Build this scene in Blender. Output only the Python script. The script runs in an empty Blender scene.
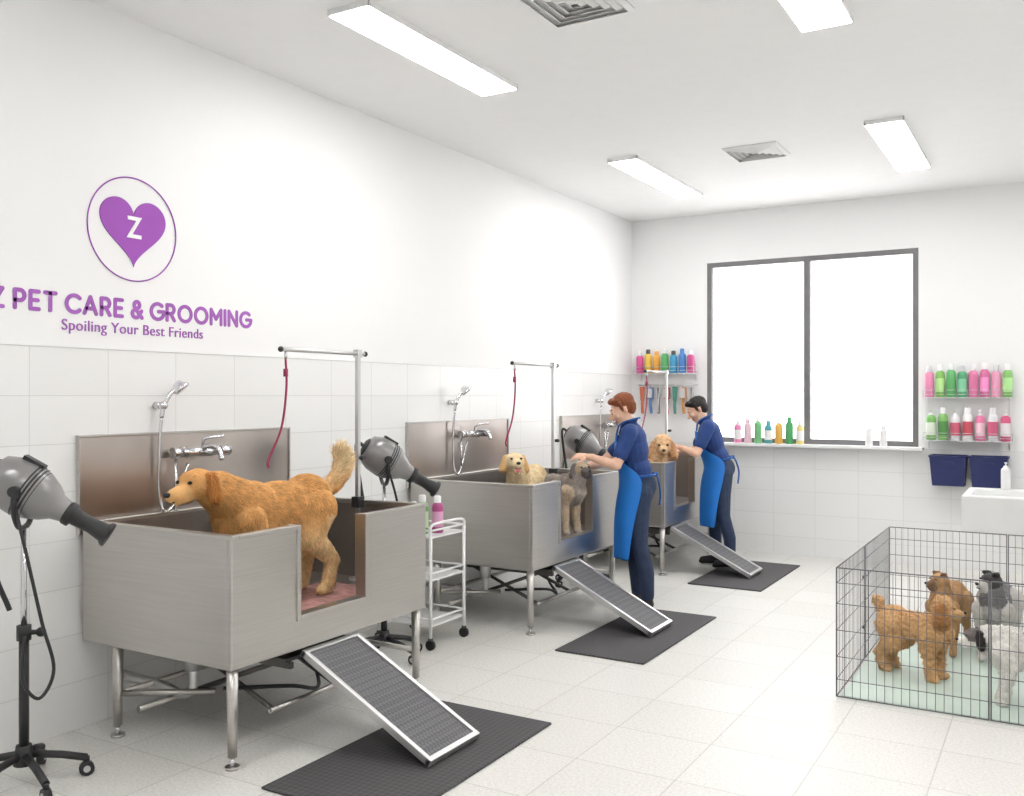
import bpy, bmesh, math, random
import numpy as np
from mathutils import Vector, Matrix, noise
random.seed(7); np.random.seed(7)
V=Vector
def S(r,g,b,a=1.0):
    f=lambda c:(c/255/12.92) if c/255<=0.04045 else ((c/255+0.055)/1.055)**2.4
    return (f(r),f(g),f(b),a)
sc=bpy.context.scene
try: sc.view_settings.view_transform='Standard'
except Exception as e: print(e)

# ---------------------------------------------------------------- materials
def base_mat(name):
    m=bpy.data.materials.new(name); m.use_nodes=True
    nt=m.node_tree; p=nt.nodes['Principled BSDF']; return m,nt,p
def mat(name,col,rough=0.5,metal=0.0,bump=0.0,bscale=60,var=0.0,vscale=8,spec=None,stretch=None,coat=0):
    m,nt,p=base_mat(name)
    p.inputs['Base Color'].default_value=col
    p.inputs['Roughness'].default_value=rough
    p.inputs['Metallic'].default_value=metal
    if spec is not None: p.inputs['Specular IOR Level'].default_value=spec
    if coat: p.inputs['Coat Weight'].default_value=coat
    tc=nt.nodes.new('ShaderNodeTexCoord')
    src=tc.outputs['Object']
    if stretch:
        mp=nt.nodes.new('ShaderNodeMapping'); mp.inputs['Scale'].default_value=stretch
        nt.links.new(src,mp.inputs[0]); src=mp.outputs[0]
    n=nt.nodes.new('ShaderNodeTexNoise'); n.inputs['Scale'].default_value=vscale; n.inputs['Detail'].default_value=4
    nt.links.new(src,n.inputs['Vector'])
    if var>0:
        mr=nt.nodes.new('ShaderNodeMapRange'); mr.inputs['From Min'].default_value=0.3; mr.inputs['From Max'].default_value=0.7
        mr.inputs['To Min'].default_value=1-var; mr.inputs['To Max'].default_value=1+var
        nt.links.new(n.outputs[0],mr.inputs['Value'])
        mx=nt.nodes.new('ShaderNodeMix'); mx.data_type='RGBA'; mx.blend_type='MULTIPLY'; mx.inputs[0].default_value=1
        mx.inputs[6].default_value=col; nt.links.new(mr.outputs[0],mx.inputs[7])
        nt.links.new(mx.outputs[2],p.inputs['Base Color'])
    if bump>0:
        n2=nt.nodes.new('ShaderNodeTexNoise'); n2.inputs['Scale'].default_value=bscale; n2.inputs['Detail'].default_value=3
        nt.links.new(src,n2.inputs['Vector'])
        b=nt.nodes.new('ShaderNodeBump'); b.inputs['Strength'].default_value=bump; b.inputs['Distance'].default_value=0.01
        nt.links.new(n2.outputs[0],b.inputs['Height']); nt.links.new(b.outputs[0],p.inputs['Normal'])
    return m
def emis(name,col,st):
    m,nt,p=base_mat(name); p.inputs['Base Color'].default_value=col
    p.inputs['Emission Color'].default_value=col; p.inputs['Emission Strength'].default_value=st
    return m
def tile_wall(name,axis,top,w,h):
    m,nt,p=base_mat(name)
    tc=nt.nodes.new('ShaderNodeTexCoord'); sp=nt.nodes.new('ShaderNodeSeparateXYZ'); nt.links.new(tc.outputs['Object'],sp.inputs[0])
    cb=nt.nodes.new('ShaderNodeCombineXYZ'); nt.links.new(sp.outputs[axis],cb.inputs[0]); nt.links.new(sp.outputs[2],cb.inputs[1])
    mp=nt.nodes.new('ShaderNodeMapping'); mp.inputs['Location'].default_value=(-0.09 if axis==1 else 0.05,-(top%h)+0.0015,0); nt.links.new(cb.outputs[0],mp.inputs[0])
    br=nt.nodes.new('ShaderNodeTexBrick'); br.offset=0; br.squash=1
    br.inputs['Scale'].default_value=1; br.inputs['Brick Width'].default_value=w; br.inputs['Row Height'].default_value=h
    br.inputs['Mortar Size'].default_value=0.002; br.inputs['Mortar Smooth'].default_value=0.3
    br.inputs['Color1'].default_value=S(246,246,245); br.inputs['Color2'].default_value=S(243,243,242); br.inputs['Mortar'].default_value=S(222,222,220)
    nt.links.new(mp.outputs[0],br.inputs['Vector'])
    gt=nt.nodes.new('ShaderNodeMath'); gt.operation='GREATER_THAN'; gt.inputs[1].default_value=top; nt.links.new(sp.outputs[2],gt.inputs[0])
    mx=nt.nodes.new('ShaderNodeMix'); mx.data_type='RGBA'; nt.links.new(gt.outputs[0],mx.inputs[0]); nt.links.new(br.outputs[0],mx.inputs[6]); mx.inputs[7].default_value=S(247,247,247)
    nt.links.new(mx.outputs[2],p.inputs['Base Color'])
    mr=nt.nodes.new('ShaderNodeMapRange'); mr.inputs['To Min'].default_value=0.22; mr.inputs['To Max'].default_value=0.75; nt.links.new(gt.outputs[0],mr.inputs['Value']); nt.links.new(mr.outputs[0],p.inputs['Roughness'])
    inv=nt.nodes.new('ShaderNodeMath'); inv.operation='SUBTRACT'; inv.inputs[0].default_value=1; nt.links.new(br.outputs['Fac'],inv.inputs[1])
    mxx=nt.nodes.new('ShaderNodeMath'); mxx.operation='MAXIMUM'; nt.links.new(inv.outputs[0],mxx.inputs[0]); nt.links.new(gt.outputs[0],mxx.inputs[1])
    b=nt.nodes.new('ShaderNodeBump'); b.inputs['Strength'].default_value=0.4; b.inputs['Distance'].default_value=0.002
    nt.links.new(mxx.outputs[0],b.inputs['Height']); nt.links.new(b.outputs[0],p.inputs['Normal'])
    return m
def floor_mat():
    m,nt,p=base_mat('floor_tiles')
    tc=nt.nodes.new('ShaderNodeTexCoord')
    br=nt.nodes.new('ShaderNodeTexBrick'); br.offset=0; br.squash=1
    br.inputs['Scale'].default_value=1; br.inputs['Brick Width'].default_value=0.46; br.inputs['Row Height'].default_value=0.46
    br.inputs['Mortar Size'].default_value=0.0035; br.inputs['Mortar Smooth'].default_value=0.2
    br.inputs['Color1'].default_value=S(236,234,230); br.inputs['Color2'].default_value=S(230,228,223); br.inputs['Mortar'].default_value=S(208,205,200)
    nt.links.new(tc.outputs['Object'],br.inputs['Vector'])
    n=nt.nodes.new('ShaderNodeTexNoise'); n.inputs['Scale'].default_value=75; n.inputs['Detail'].default_value=5; n.inputs['Roughness'].default_value=0.7
    nt.links.new(tc.outputs['Object'],n.inputs['Vector'])
    mr=nt.nodes.new('ShaderNodeMapRange'); mr.inputs['From Min'].default_value=0.35; mr.inputs['From Max'].default_value=0.65; mr.inputs['To Min'].default_value=0.82; mr.inputs['To Max'].default_value=1.05
    nt.links.new(n.outputs[0],mr.inputs['Value'])
    mx=nt.nodes.new('ShaderNodeMix'); mx.data_type='RGBA'; mx.blend_type='MULTIPLY'; mx.inputs[0].default_value=1
    nt.links.new(br.outputs[0],mx.inputs[6]); nt.links.new(mr.outputs[0],mx.inputs[7]); nt.links.new(mx.outputs[2],p.inputs['Base Color'])
    p.inputs['Roughness'].default_value=0.38
    inv=nt.nodes.new('ShaderNodeMath'); inv.operation='SUBTRACT'; inv.inputs[0].default_value=1; nt.links.new(br.outputs['Fac'],inv.inputs[1])
    ad=nt.nodes.new('ShaderNodeMath'); ad.operation='MULTIPLY_ADD'; ad.inputs[1].default_value=0.25; nt.links.new(n.outputs[0],ad.inputs[0]); nt.links.new(inv.outputs[0],ad.inputs[2])
    b=nt.nodes.new('ShaderNodeBump'); b.inputs['Strength'].default_value=0.35; b.inputs['Distance'].default_value=0.003
    nt.links.new(ad.outputs[0],b.inputs['Height']); nt.links.new(b.outputs[0],p.inputs['Normal'])
    return m
def grip_mat(name,c1,c2,sc_):
    m,nt,p=base_mat(name)
    tc=nt.nodes.new('ShaderNodeTexCoord'); mp=nt.nodes.new('ShaderNodeMapping'); mp.inputs['Rotation'].default_value=(0,0,math.radians(45)); nt.links.new(tc.outputs['Object'],mp.inputs[0])
    ch=nt.nodes.new('ShaderNodeTexChecker'); ch.inputs['Scale'].default_value=sc_; ch.inputs['Color1'].default_value=c1; ch.inputs['Color2'].default_value=c2
    nt.links.new(mp.outputs[0],ch.inputs[0]); nt.links.new(ch.outputs[0],p.inputs['Base Color']); p.inputs['Roughness'].default_value=0.7
    b=nt.nodes.new('ShaderNodeBump'); b.inputs['Strength'].default_value=0.5; b.inputs['Distance'].default_value=0.003
    nt.links.new(ch.outputs[1],b.inputs['Height']); nt.links.new(b.outputs[0],p.inputs['Normal'])
    return m
def fur_mat(name,rough=0.75):
    m,nt,p=base_mat(name)
    a=nt.nodes.new('ShaderNodeAttribute'); a.attribute_name='Col'
    tc=nt.nodes.new('ShaderNodeTexCoord'); n=nt.nodes.new('ShaderNodeTexNoise'); n.inputs['Scale'].default_value=18; n.inputs['Detail'].default_value=4
    nt.links.new(tc.outputs['Object'],n.inputs['Vector'])
    mr=nt.nodes.new('ShaderNodeMapRange'); mr.inputs['From Min'].default_value=0.3; mr.inputs['From Max'].default_value=0.7; mr.inputs['To Min'].default_value=0.85; mr.inputs['To Max'].default_value=1.15
    nt.links.new(n.outputs[0],mr.inputs['Value'])
    mx=nt.nodes.new('ShaderNodeMix'); mx.data_type='RGBA'; mx.blend_type='MULTIPLY'; mx.inputs[0].default_value=1
    nt.links.new(a.outputs['Color'],mx.inputs[6]); nt.links.new(mr.outputs[0],mx.inputs[7]); nt.links.new(mx.outputs[2],p.inputs['Base Color'])
    p.inputs['Roughness'].default_value=rough; p.inputs['Specular IOR Level'].default_value=0.25
    return m

M_steel=mat('brushed_steel',S(196,193,189),0.33,1.0,bump=0.04,bscale=30,var=0.05,vscale=3,stretch=(1,1,40))
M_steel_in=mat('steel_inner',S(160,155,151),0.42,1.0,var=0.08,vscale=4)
M_splash=mat('steel_backsplash',S(196,188,182),0.3,1.0,var=0.12,vscale=2.0,stretch=(1,1,0.5))
M_chrome=mat('chrome',S(222,222,225),0.14,1.0,var=0.02)
M_alu=mat('aluminium',S(212,212,212),0.35,0.9,var=0.03)
M_blk=mat('black_plastic',S(40,40,42),0.45,0,var=0.1)
M_dark=mat('dark_metal',S(100,97,96),0.45,0.7,var=0.1)
M_rub=grip_mat('rubber_mat',S(82,80,82),S(68,66,68),48)
M_ramp=grip_mat('ramp_grip',S(112,112,114),S(92,92,95),60)
M_dry=mat('dryer_grey',S(138,136,136),0.32,0.35,var=0.04,coat=0.3)
M_white=mat('white_enamel',S(244,244,244),0.35,0,var=0.02)
M_paint=mat('ceiling_paint',S(250,250,250),0.85,0,var=0.01)
M_frame=mat('window_frame_grey',S(118,117,119),0.5,0.1,var=0.04)
M_purple=mat('logo_purple',S(160,78,182),0.55,0,var=0.06,vscale=3)
M_purple2=mat('logo_text_purple',S(168,98,188),0.55,0,var=0.04,vscale=3)
M_lwhite=mat('logo_white',S(250,250,250),0.5)
M_light=emis('panel_light',(1,0.99,0.975,1),18.0)
M_wire=mat('cage_wire',S(112,112,116),0.4,0.6,var=0.05)
M_tray=mat('pen_tray',S(206,222,212),0.5,0,var=0.03)
M_navy=mat('navy_plastic',S(36,46,98),0.4,0,var=0.05)
M_lead=mat('leash_burgundy',S(150,40,80),0.6,0,var=0.05)
M_vent=mat('vent_white',S(244,244,244),0.6,0,var=0.02)
M_ventd=mat('vent_dark',S(215,215,215),0.8,0,var=0.02)
M_eye=mat('eye_dark',S(22,14,12),0.08,0,var=0.02)
M_nose=mat('nose_black',S(28,24,26),0.3,0,bump=0.2,bscale=300)
M_tong=mat('tongue_pink',S(220,120,125),0.4,0,var=0.05)
M_fur=fur_mat('fur')
M_glass,nt,p=base_mat('window_glass')
nt.nodes.remove(p); tr=nt.nodes.new('ShaderNodeBsdfTransparent'); gl=nt.nodes.new('ShaderNodeBsdfGlossy'); gl.inputs['Roughness'].default_value=0.02
mxs=nt.nodes.new('ShaderNodeMixShader'); mxs.inputs[0].default_value=0.05; nt.links.new(tr.outputs[0],mxs.inputs[1]); nt.links.new(gl.outputs[0],mxs.inputs[2])
nt.links.new(mxs.outputs[0],nt.nodes['Material Output'].inputs[0])
_pc={}
def plast(r,g,b,rough=0.3):
    k=(r,g,b)
    if k not in _pc: _pc[k]=mat('plastic_%d_%d_%d'%k,S(r*.87+30,g*.87+30,b*.87+30),rough,0,var=0.04,coat=0.2)
    return _pc[k]

# ---------------------------------------------------------------- mesh builder
def frame_from(d):
    d=V(d).normalized(); a=V((0,0,1)) if abs(d.z)<0.9 else V((1,0,0))
    x=a.cross(d).normalized(); y=d.cross(x); return x,y,d
class MB:
    def __init__(s): s.v=[];s.f=[];s.mi=[];s.sm=[];s.mats=[]
    def m(s,mt):
        if mt not in s.mats: s.mats.append(mt)
        return s.mats.index(mt)
    def add(s,vs,fs,mt,smooth=False):
        o=len(s.v); s.v+= [tuple(x) for x in vs]; i=s.m(mt)
        for k,f in enumerate(fs):
            s.f.append([a+o for a in f]); s.mi.append(i); s.sm.append(smooth if isinstance(smooth,bool) else smooth[k])
    def box(s,c,sz,mt,R=None):
        c=V(c); vs=[]
        for x in(-.5,.5):
            for y in(-.5,.5):
                for z in(-.5,.5):
                    p=V((x*sz[0],y*sz[1],z*sz[2])); vs.append(c+(R@p if R else p))
        s.add(vs,[(0,1,3,2),(4,6,7,5),(0,4,5,1),(2,3,7,6),(0,2,6,4),(1,5,7,3)],mt)
    def bb(s,a,b,mt): s.box([(a[i]+b[i])/2 for i in range(3)],[abs(b[i]-a[i]) for i in range(3)],mt)
    def cyl(s,a,b,r0,mt,r1=None,n=14):
        a=V(a);b=V(b); r1=r0 if r1 is None else r1; x,y,d=frame_from(b-a); vs=[]
        for k in range(n):
            t=2*math.pi*k/n; e=x*math.cos(t)+y*math.sin(t); vs.append(a+e*r0); vs.append(b+e*r1)
        fs=[(2*k,2*((k+1)%n),2*((k+1)%n)+1,2*k+1) for k in range(n)]; sm=[True]*n
        fs.append([2*k for k in range(n)][::-1]); fs.append([2*k+1 for k in range(n)]); sm+=[False,False]
        s.add(vs,fs,mt,sm)
    def tube(s,pts,r,mt,n=8):
        pts=[V(p) for p in pts]; vs=[]; x=None
        for i,p in enumerate(pts):
            d=(pts[min(i+1,len(pts)-1)]-pts[max(i-1,0)]).normalized()
            if x is None: x,y,_=frame_from(d)
            else:
                x=(x-d*x.dot(d)).normalized(); y=d.cross(x)
            for k in range(n):
                t=2*math.pi*k/n; vs.append(p+(x*math.cos(t)+y*math.sin(t))*r)
        fs=[];sm=[]
        for i in range(len(pts)-1):
            for k in range(n):
                k2=(k+1)%n; fs.append((i*n+k,i*n+k2,(i+1)*n+k2,(i+1)*n+k)); sm.append(True)
        fs.append(list(range(n))[::-1]); fs.append([(len(pts)-1)*n+k for k in range(n)]); sm+=[False,False]
        s.add(vs,fs,mt,sm)
    def lathe(s,prof,o,ax,mt,n=20):
        o=V(o); x,y,d=frame_from(ax); vs=[]
        for r,z in prof:
            for k in range(n):
                t=2*math.pi*k/n; vs.append(o+d*z+(x*math.cos(t)+y*math.sin(t))*max(r,1e-4))
        fs=[]
        for i in range(len(prof)-1):
            for k in range(n):
                k2=(k+1)%n; fs.append((i*n+k,i*n+k2,(i+1)*n+k2,(i+1)*n+k))
        s.add(vs,fs,mt,True)
    def ell(s,c,r,mt,R=None,n=14):
        c=V(c); vs=[];m_=n//2+1
        if not hasattr(r,'__len__'): r=(r,r,r)
        for i in range(m_+1):
            ph=-math.pi/2+math.pi*i/m_
            for k in range(n):
                t=2*math.pi*k/n; p=V((r[0]*math.cos(ph)*math.cos(t),r[1]*math.cos(ph)*math.sin(t),r[2]*math.sin(ph)))
                vs.append(c+(R@p if R else p))
        fs=[(i*n+k,i*n+(k+1)%n,(i+1)*n+(k+1)%n,(i+1)*n+k) for i in range(m_) for k in range(n)]
        s.add(vs,fs,mt,True)
    def prism(s,poly,ext,mt):
        n=len(poly); e=V(ext); vs=[V(p) for p in poly]+[V(p)+e for p in poly]
        fs=[list(range(n)),[n+k for k in range(n)][::-1]]+[(k,n+k,n+(k+1)%n,(k+1)%n) for k in range(n)]
        s.add(vs,fs,mt)
    def finish(s,name,parent=None,bevel=0):
        me=bpy.data.meshes.new(name); me.from_pydata(s.v,[],s.f)
        for mt in s.mats: me.materials.append(mt)
        me.polygons.foreach_set('material_index',s.mi); me.polygons.foreach_set('use_smooth',s.sm)
        bm=bmesh.new(); bm.from_mesh(me); bmesh.ops.recalc_face_normals(bm,faces=bm.faces); bm.to_mesh(me); bm.free()
        ob=bpy.data.objects.new(name,me); sc.collection.objects.link(ob)
        if bevel:
            b=ob.modifiers.new('Bevel','BEVEL'); b.width=bevel; b.segments=2; b.limit_method='ANGLE'; b.angle_limit=math.radians(50)
        if parent: ob.parent=parent
        return ob
def empty(name,loc=(0,0,0),rz=0):
    e=bpy.data.objects.new(name,None); e.empty_display_size=0.1; e.location=loc; e.rotation_euler=(0,0,rz); sc.collection.objects.link(e); return e
def cr(pts,k=8):
    P=[V(p) for p in pts]; P=[P[0]*2-P[1]]+P+[P[-1]*2-P[-2]]; out=[]
    for i in range(1,len(P)-2):
        for j in range(k):
            t=j/k; a,b,c,d=P[i-1],P[i],P[i+1],P[i+2]
            out.append(0.5*((2*b)+(c-a)*t+(2*a-5*b+4*c-d)*t*t+(3*b-a-3*c+d)*t**3))
    out.append(P[-2]); return out

# ---------------------------------------------------------------- room
XL,XR,YB,YF,H=-4.07,1.7,9.51,-2.0,3.52
WX0,WX1,WZ0,WZ1=-3.21,-1.15,1.12,3.0
b=MB(); b.bb((XL-.15,YF-.15,-.15),(XR+.15,YB+.2,0),floor_mat()); b.finish('floor')
b=MB(); b.bb((XL-.15,YF-.15,H),(XR+.15,YB+.2,H+.15),M_paint); b.finish('ceiling')
MTL=tile_wall('wall_tile_left',1,1.832,0.41,0.229); MTB=tile_wall('wall_tile_back',0,1.1,0.41,0.229)
b=MB(); b.bb((XL-.15,YF-.15,0),(XL,YB+.2,H),MTL); b.finish('wall_left')
b=MB(); b.bb((XR,YF-.15,0),(XR+.15,YB+.2,H),MTL); b.finish('wall_right')
b=MB(); b.bb((XL,YF-.15,0),(XR,YF,H),MTB); b.finish('wall_front')
b=MB()
b.bb((XL,YB,0),(XR,YB+.2,WZ0),MTB); b.bb((XL,YB,WZ1),(XR,YB+.2,H),MTB)
b.bb((XL,YB,WZ0),(WX0,YB+.2,WZ1),MTB); b.bb((WX1,YB,WZ0),(XR,YB+.2,WZ1),MTB); b.finish('wall_back')
b=MB(); b.bb((XL,YF,1.832),(XL+.004,YB,1.838),M_white); b.finish('trim_1')
# window
b=MB(); fw=.05; y0,y1=YB+.0,YB+.06
b.bb((WX0,y0,WZ0),(WX0+fw,y1,WZ1),M_frame); b.bb((WX1-fw,y0,WZ0),(WX1,y1,WZ1),M_frame)
b.bb((WX0+fw,y0,WZ0),(WX1-fw,y1,WZ0+fw),M_frame); b.bb((WX0+fw,y0,WZ1-fw),(WX1-fw,y1,WZ1),M_frame)
b.bb((-2.21,y0,WZ0+fw),(-2.15,y1,WZ1-fw),M_frame)
b.bb((WX0+fw,y0+.03,WZ0+fw),(-2.21,y0+.036,WZ1-fw),M_glass); b.bb((-2.15,y0+.03,WZ0+fw),(WX1-fw,y0+.036,WZ1-fw),M_glass)
b.finish('window_1')
b=MB(); b.bb((WX0-.05,YB-.13,WZ0-.03),(WX1+.05,YB,WZ0),M_white); b.finish('window_sill',bevel=.004)
# world
w=bpy.data.worlds.new('World'); sc.world=w; w.use_nodes=True
w.node_tree.nodes['Background'].inputs[0].default_value=(1,1,1,1); w.node_tree.nodes['Background'].inputs[1].default_value=4.5
L=bpy.data.lights.new('window_portal','AREA'); L.shape='RECTANGLE'; L.size=WX1-WX0; L.size_y=WZ1-WZ0; L.cycles.is_portal=True
lo=bpy.data.objects.new('window_portal',L); lo.location=((WX0+WX1)/2,YB+.19,(WZ0+WZ1)/2); lo.rotation_euler=(math.radians(-90),0,0); sc.collection.objects.link(lo)
# ceiling lights; panels out of view continue the grid, added as fill light
for (x,y,ln) in [(-3.01,4.24,1.44),(-3.03,7.68,1.58),(-1.05,7.62,1.54),(-1.03,4.2,1.46),(-3.03,.8,1.46),(-1.03,.8,1.46),(.95,7.62,1.5),(.95,4.2,1.46),(.95,.8,1.46)]:
    b=MB(); ww=.26; t=.03
    b.bb((x-ww/2,y-ln/2,H-t),(x-ww/2+.008,y+ln/2,H),M_white); b.bb((x+ww/2-.008,y-ln/2,H-t),(x+ww/2,y+ln/2,H),M_white)
    b.bb((x-ww/2,y-ln/2,H-t),(x+ww/2,y-ln/2+.008,H),M_white); b.bb((x-ww/2,y+ln/2-.008,H-t),(x+ww/2,y+ln/2,H),M_white)
    b.bb((x-ww/2+.008,y-ln/2+.008,H-t-.003),(x+ww/2-.008,y+ln/2-.008,H-.01),M_light); b.finish('ceiling_light')
def vent(x,y,sz):
    b=MB(); n=5; h=sz/2
    b.bb((x-h,y-h,H-.006),(x+h,y+h,H),M_ventd)
    for i in range(n):
        a=h*(1-i/n); t=h/n*.55; z0=H-.022; z1=H-.006
        for sx,sy in((1,0),(-1,0),(0,1),(0,-1)):
            if sx: q=[(x+sx*a,y-a,z1),(x+sx*a,y+a,z1),(x+sx*(a-t),y+a-t,z0),(x+sx*(a-t),y-a+t,z0)]
            else: q=[(x-a,y+sy*a,z1),(x+a,y+sy*a,z1),(x+a-t,y+sy*(a-t),z0),(x-a+t,y+sy*(a-t),z0)]
            b.prism(q,(0,0,-.003),M_vent)
    b.finish('ceiling_vent')
vent(-2.05,7.25,.42); vent(-2.03,4.05,.44)

# ---------------------------------------------------------------- logo
def text_mesh(name,body,mt,ya,yb,zb,cap,xw,off,parent=None,prop=False,depth=.004,sp=1.0):
    cu=bpy.data.curves.new(name,'FONT'); cu.body=body; cu.size=1; cu.extrude=.02; cu.offset=off; cu.resolution_u=6; cu.space_character=sp
    ob=bpy.data.objects.new(name,cu); sc.collection.objects.link(ob)
    dg=bpy.context.evaluated_depsgraph_get(); me=bpy.data.meshes.new_from_object(ob.evaluated_get(dg)); bpy.data.objects.remove(ob)
    n=len(me.vertices); co=np.empty(n*3); me.vertices.foreach_get('co',co); co=co.reshape(-1,3)
    sx=(yb-ya)/(co[:,0].max()-co[:,0].min()); sy=sx if prop else cap/(co[:,1].max()-co[:,1].min())
    base=0 if prop else co[:,1].min()
    out=np.empty_like(co); out[:,0]=xw+(co[:,2]+.02)/.04*depth; out[:,1]=ya+(co[:,0]-co[:,0].min())*sx; out[:,2]=zb+(co[:,1]-base)*sy
    me.vertices.foreach_set('co',out.ravel()); me.materials.clear(); me.materials.append(mt)
    o=bpy.data.objects.new(name,me); sc.collection.objects.link(o)
    if parent: o.parent=parent
    return o
lg=empty('wall_logo')
def arc(cx,cy_,rx,ry,a0,a1,n=12): return [(cx+rx*math.cos(math.radians(a0+(a1-a0)*i/n)),cy_+ry*math.sin(math.radians(a0+(a1-a0)*i/n))) for i in range(n+1)]
GL={'Z':(.62,[[(0,1),(.6,1),(0,0),(.62,0)]]),
'P':(.56,[[(0,0),(0,1),(.3,1)]+arc(.3,.71,.26,.29,90,-90)+[(0,.42)]]),
'E':(.52,[[(.5,1),(0,1),(0,0),(.5,0)],[(0,.5),(.44,.5)]]),
'T':(.66,[[(0,1),(.66,1)],[(.33,1),(.33,0)]]),
'C':(.80,[arc(.5,.5,.5,.5,45,315,20)]),
'A':(.80,[[(0,0),(.4,1),(.8,0)],[(.15,.3),(.65,.3)]]),
'R':(.60,[[(0,0),(0,1),(.3,1)]+arc(.3,.72,.26,.28,90,-90)+[(0,.44)],[(.3,.44),(.58,0)]]),
'&':(.74,[[(.74,0),(.18,.64)]+arc(.36,.79,.2,.21,215,-45,12)+[(.12,.42)]+arc(.3,.24,.28,.25,140,300,10)+[(.7,.42)]]),
'G':(.88,[arc(.5,.5,.5,.5,48,360,22)+[(.56,.5)]]),
'O':(1.0,[arc(.5,.5,.5,.5,0,360,28)]),
'M':(.88,[[(0,0),(0,1),(.44,.35),(.88,1),(.88,0)]]),
'I':(.0,[[(0,0),(0,1)]]),
'N':(.72,[[(0,0),(0,1),(.72,0),(.72,1)]])}
def stroke_text(name,txt,mt,ya,yb,zb,cap,parent):
    wst=.19; gap=.36; x=0; segs=[]
    for ch in txt:
        if ch==' ': x+=.34; continue
        w_,st=GL[ch]; segs+=[([(p[0]+x,p[1]) for p in s_]) for s_ in st]; x+=w_+gap
    tot=x-gap; rz=cap*wst/2; ch_=cap-2*rz; sx=(yb-ya-2*rz)/tot; b=MB()
    for s_ in segs:
        pts=[(ya+rz+p[0]*sx,zb+rz+p[1]*ch_) for p in s_]
        for i,(p,q) in enumerate(zip(pts[:-1],pts[1:])):
            a=math.atan2(q[1]-p[1],q[0]-p[0]); poly=[(XL,p[0]+rz*math.cos(a+math.pi/2+math.pi*k/6),p[1]+rz*math.sin(a+math.pi/2+math.pi*k/6)) for k in range(7)]+[(XL,q[0]+rz*math.cos(a-math.pi/2+math.pi*k/6),q[1]+rz*math.sin(a-math.pi/2+math.pi*k/6)) for k in range(7)]
            b.prism(poly,(.003+.00003*(i%5),0,0),mt)
    b.finish(name,parent)
stroke_text('lettering_name','Z PET CARE & GROOMING',M_purple2,2.365,3.905,1.992,.1,lg)
text_mesh('lettering_tagline','Spoiling Your Best Friends',M_purple2,2.71,3.55,1.915,.06,XL,.0,lg,prop=True,sp=1.05)
cy,cz=3.105,2.448
hp=[]
for i in range(72):
    t=2*math.pi*i/72; hp.append((XL,cy+16*math.sin(t)**3*.0122,cz+.01+(13*math.cos(t)-5*math.cos(2*t)-2*math.cos(3*t)-math.cos(4*t))*.0118))
b=MB(); b.prism(hp,(.006,0,0),M_purple); b.finish('heart',lg)
b=MB(); b.tube([(XL+.003,cy+.262*math.cos(t),cz+.262*math.sin(t)) for t in [2*math.pi*i/80 for i in range(81)]],.0035,M_purple,6); b.finish('ring',lg)
text_mesh('letter_z','Z',M_lwhite,cy-.045,cy+.045,cz-.045,.11,XL+.006,.02,lg)

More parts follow.
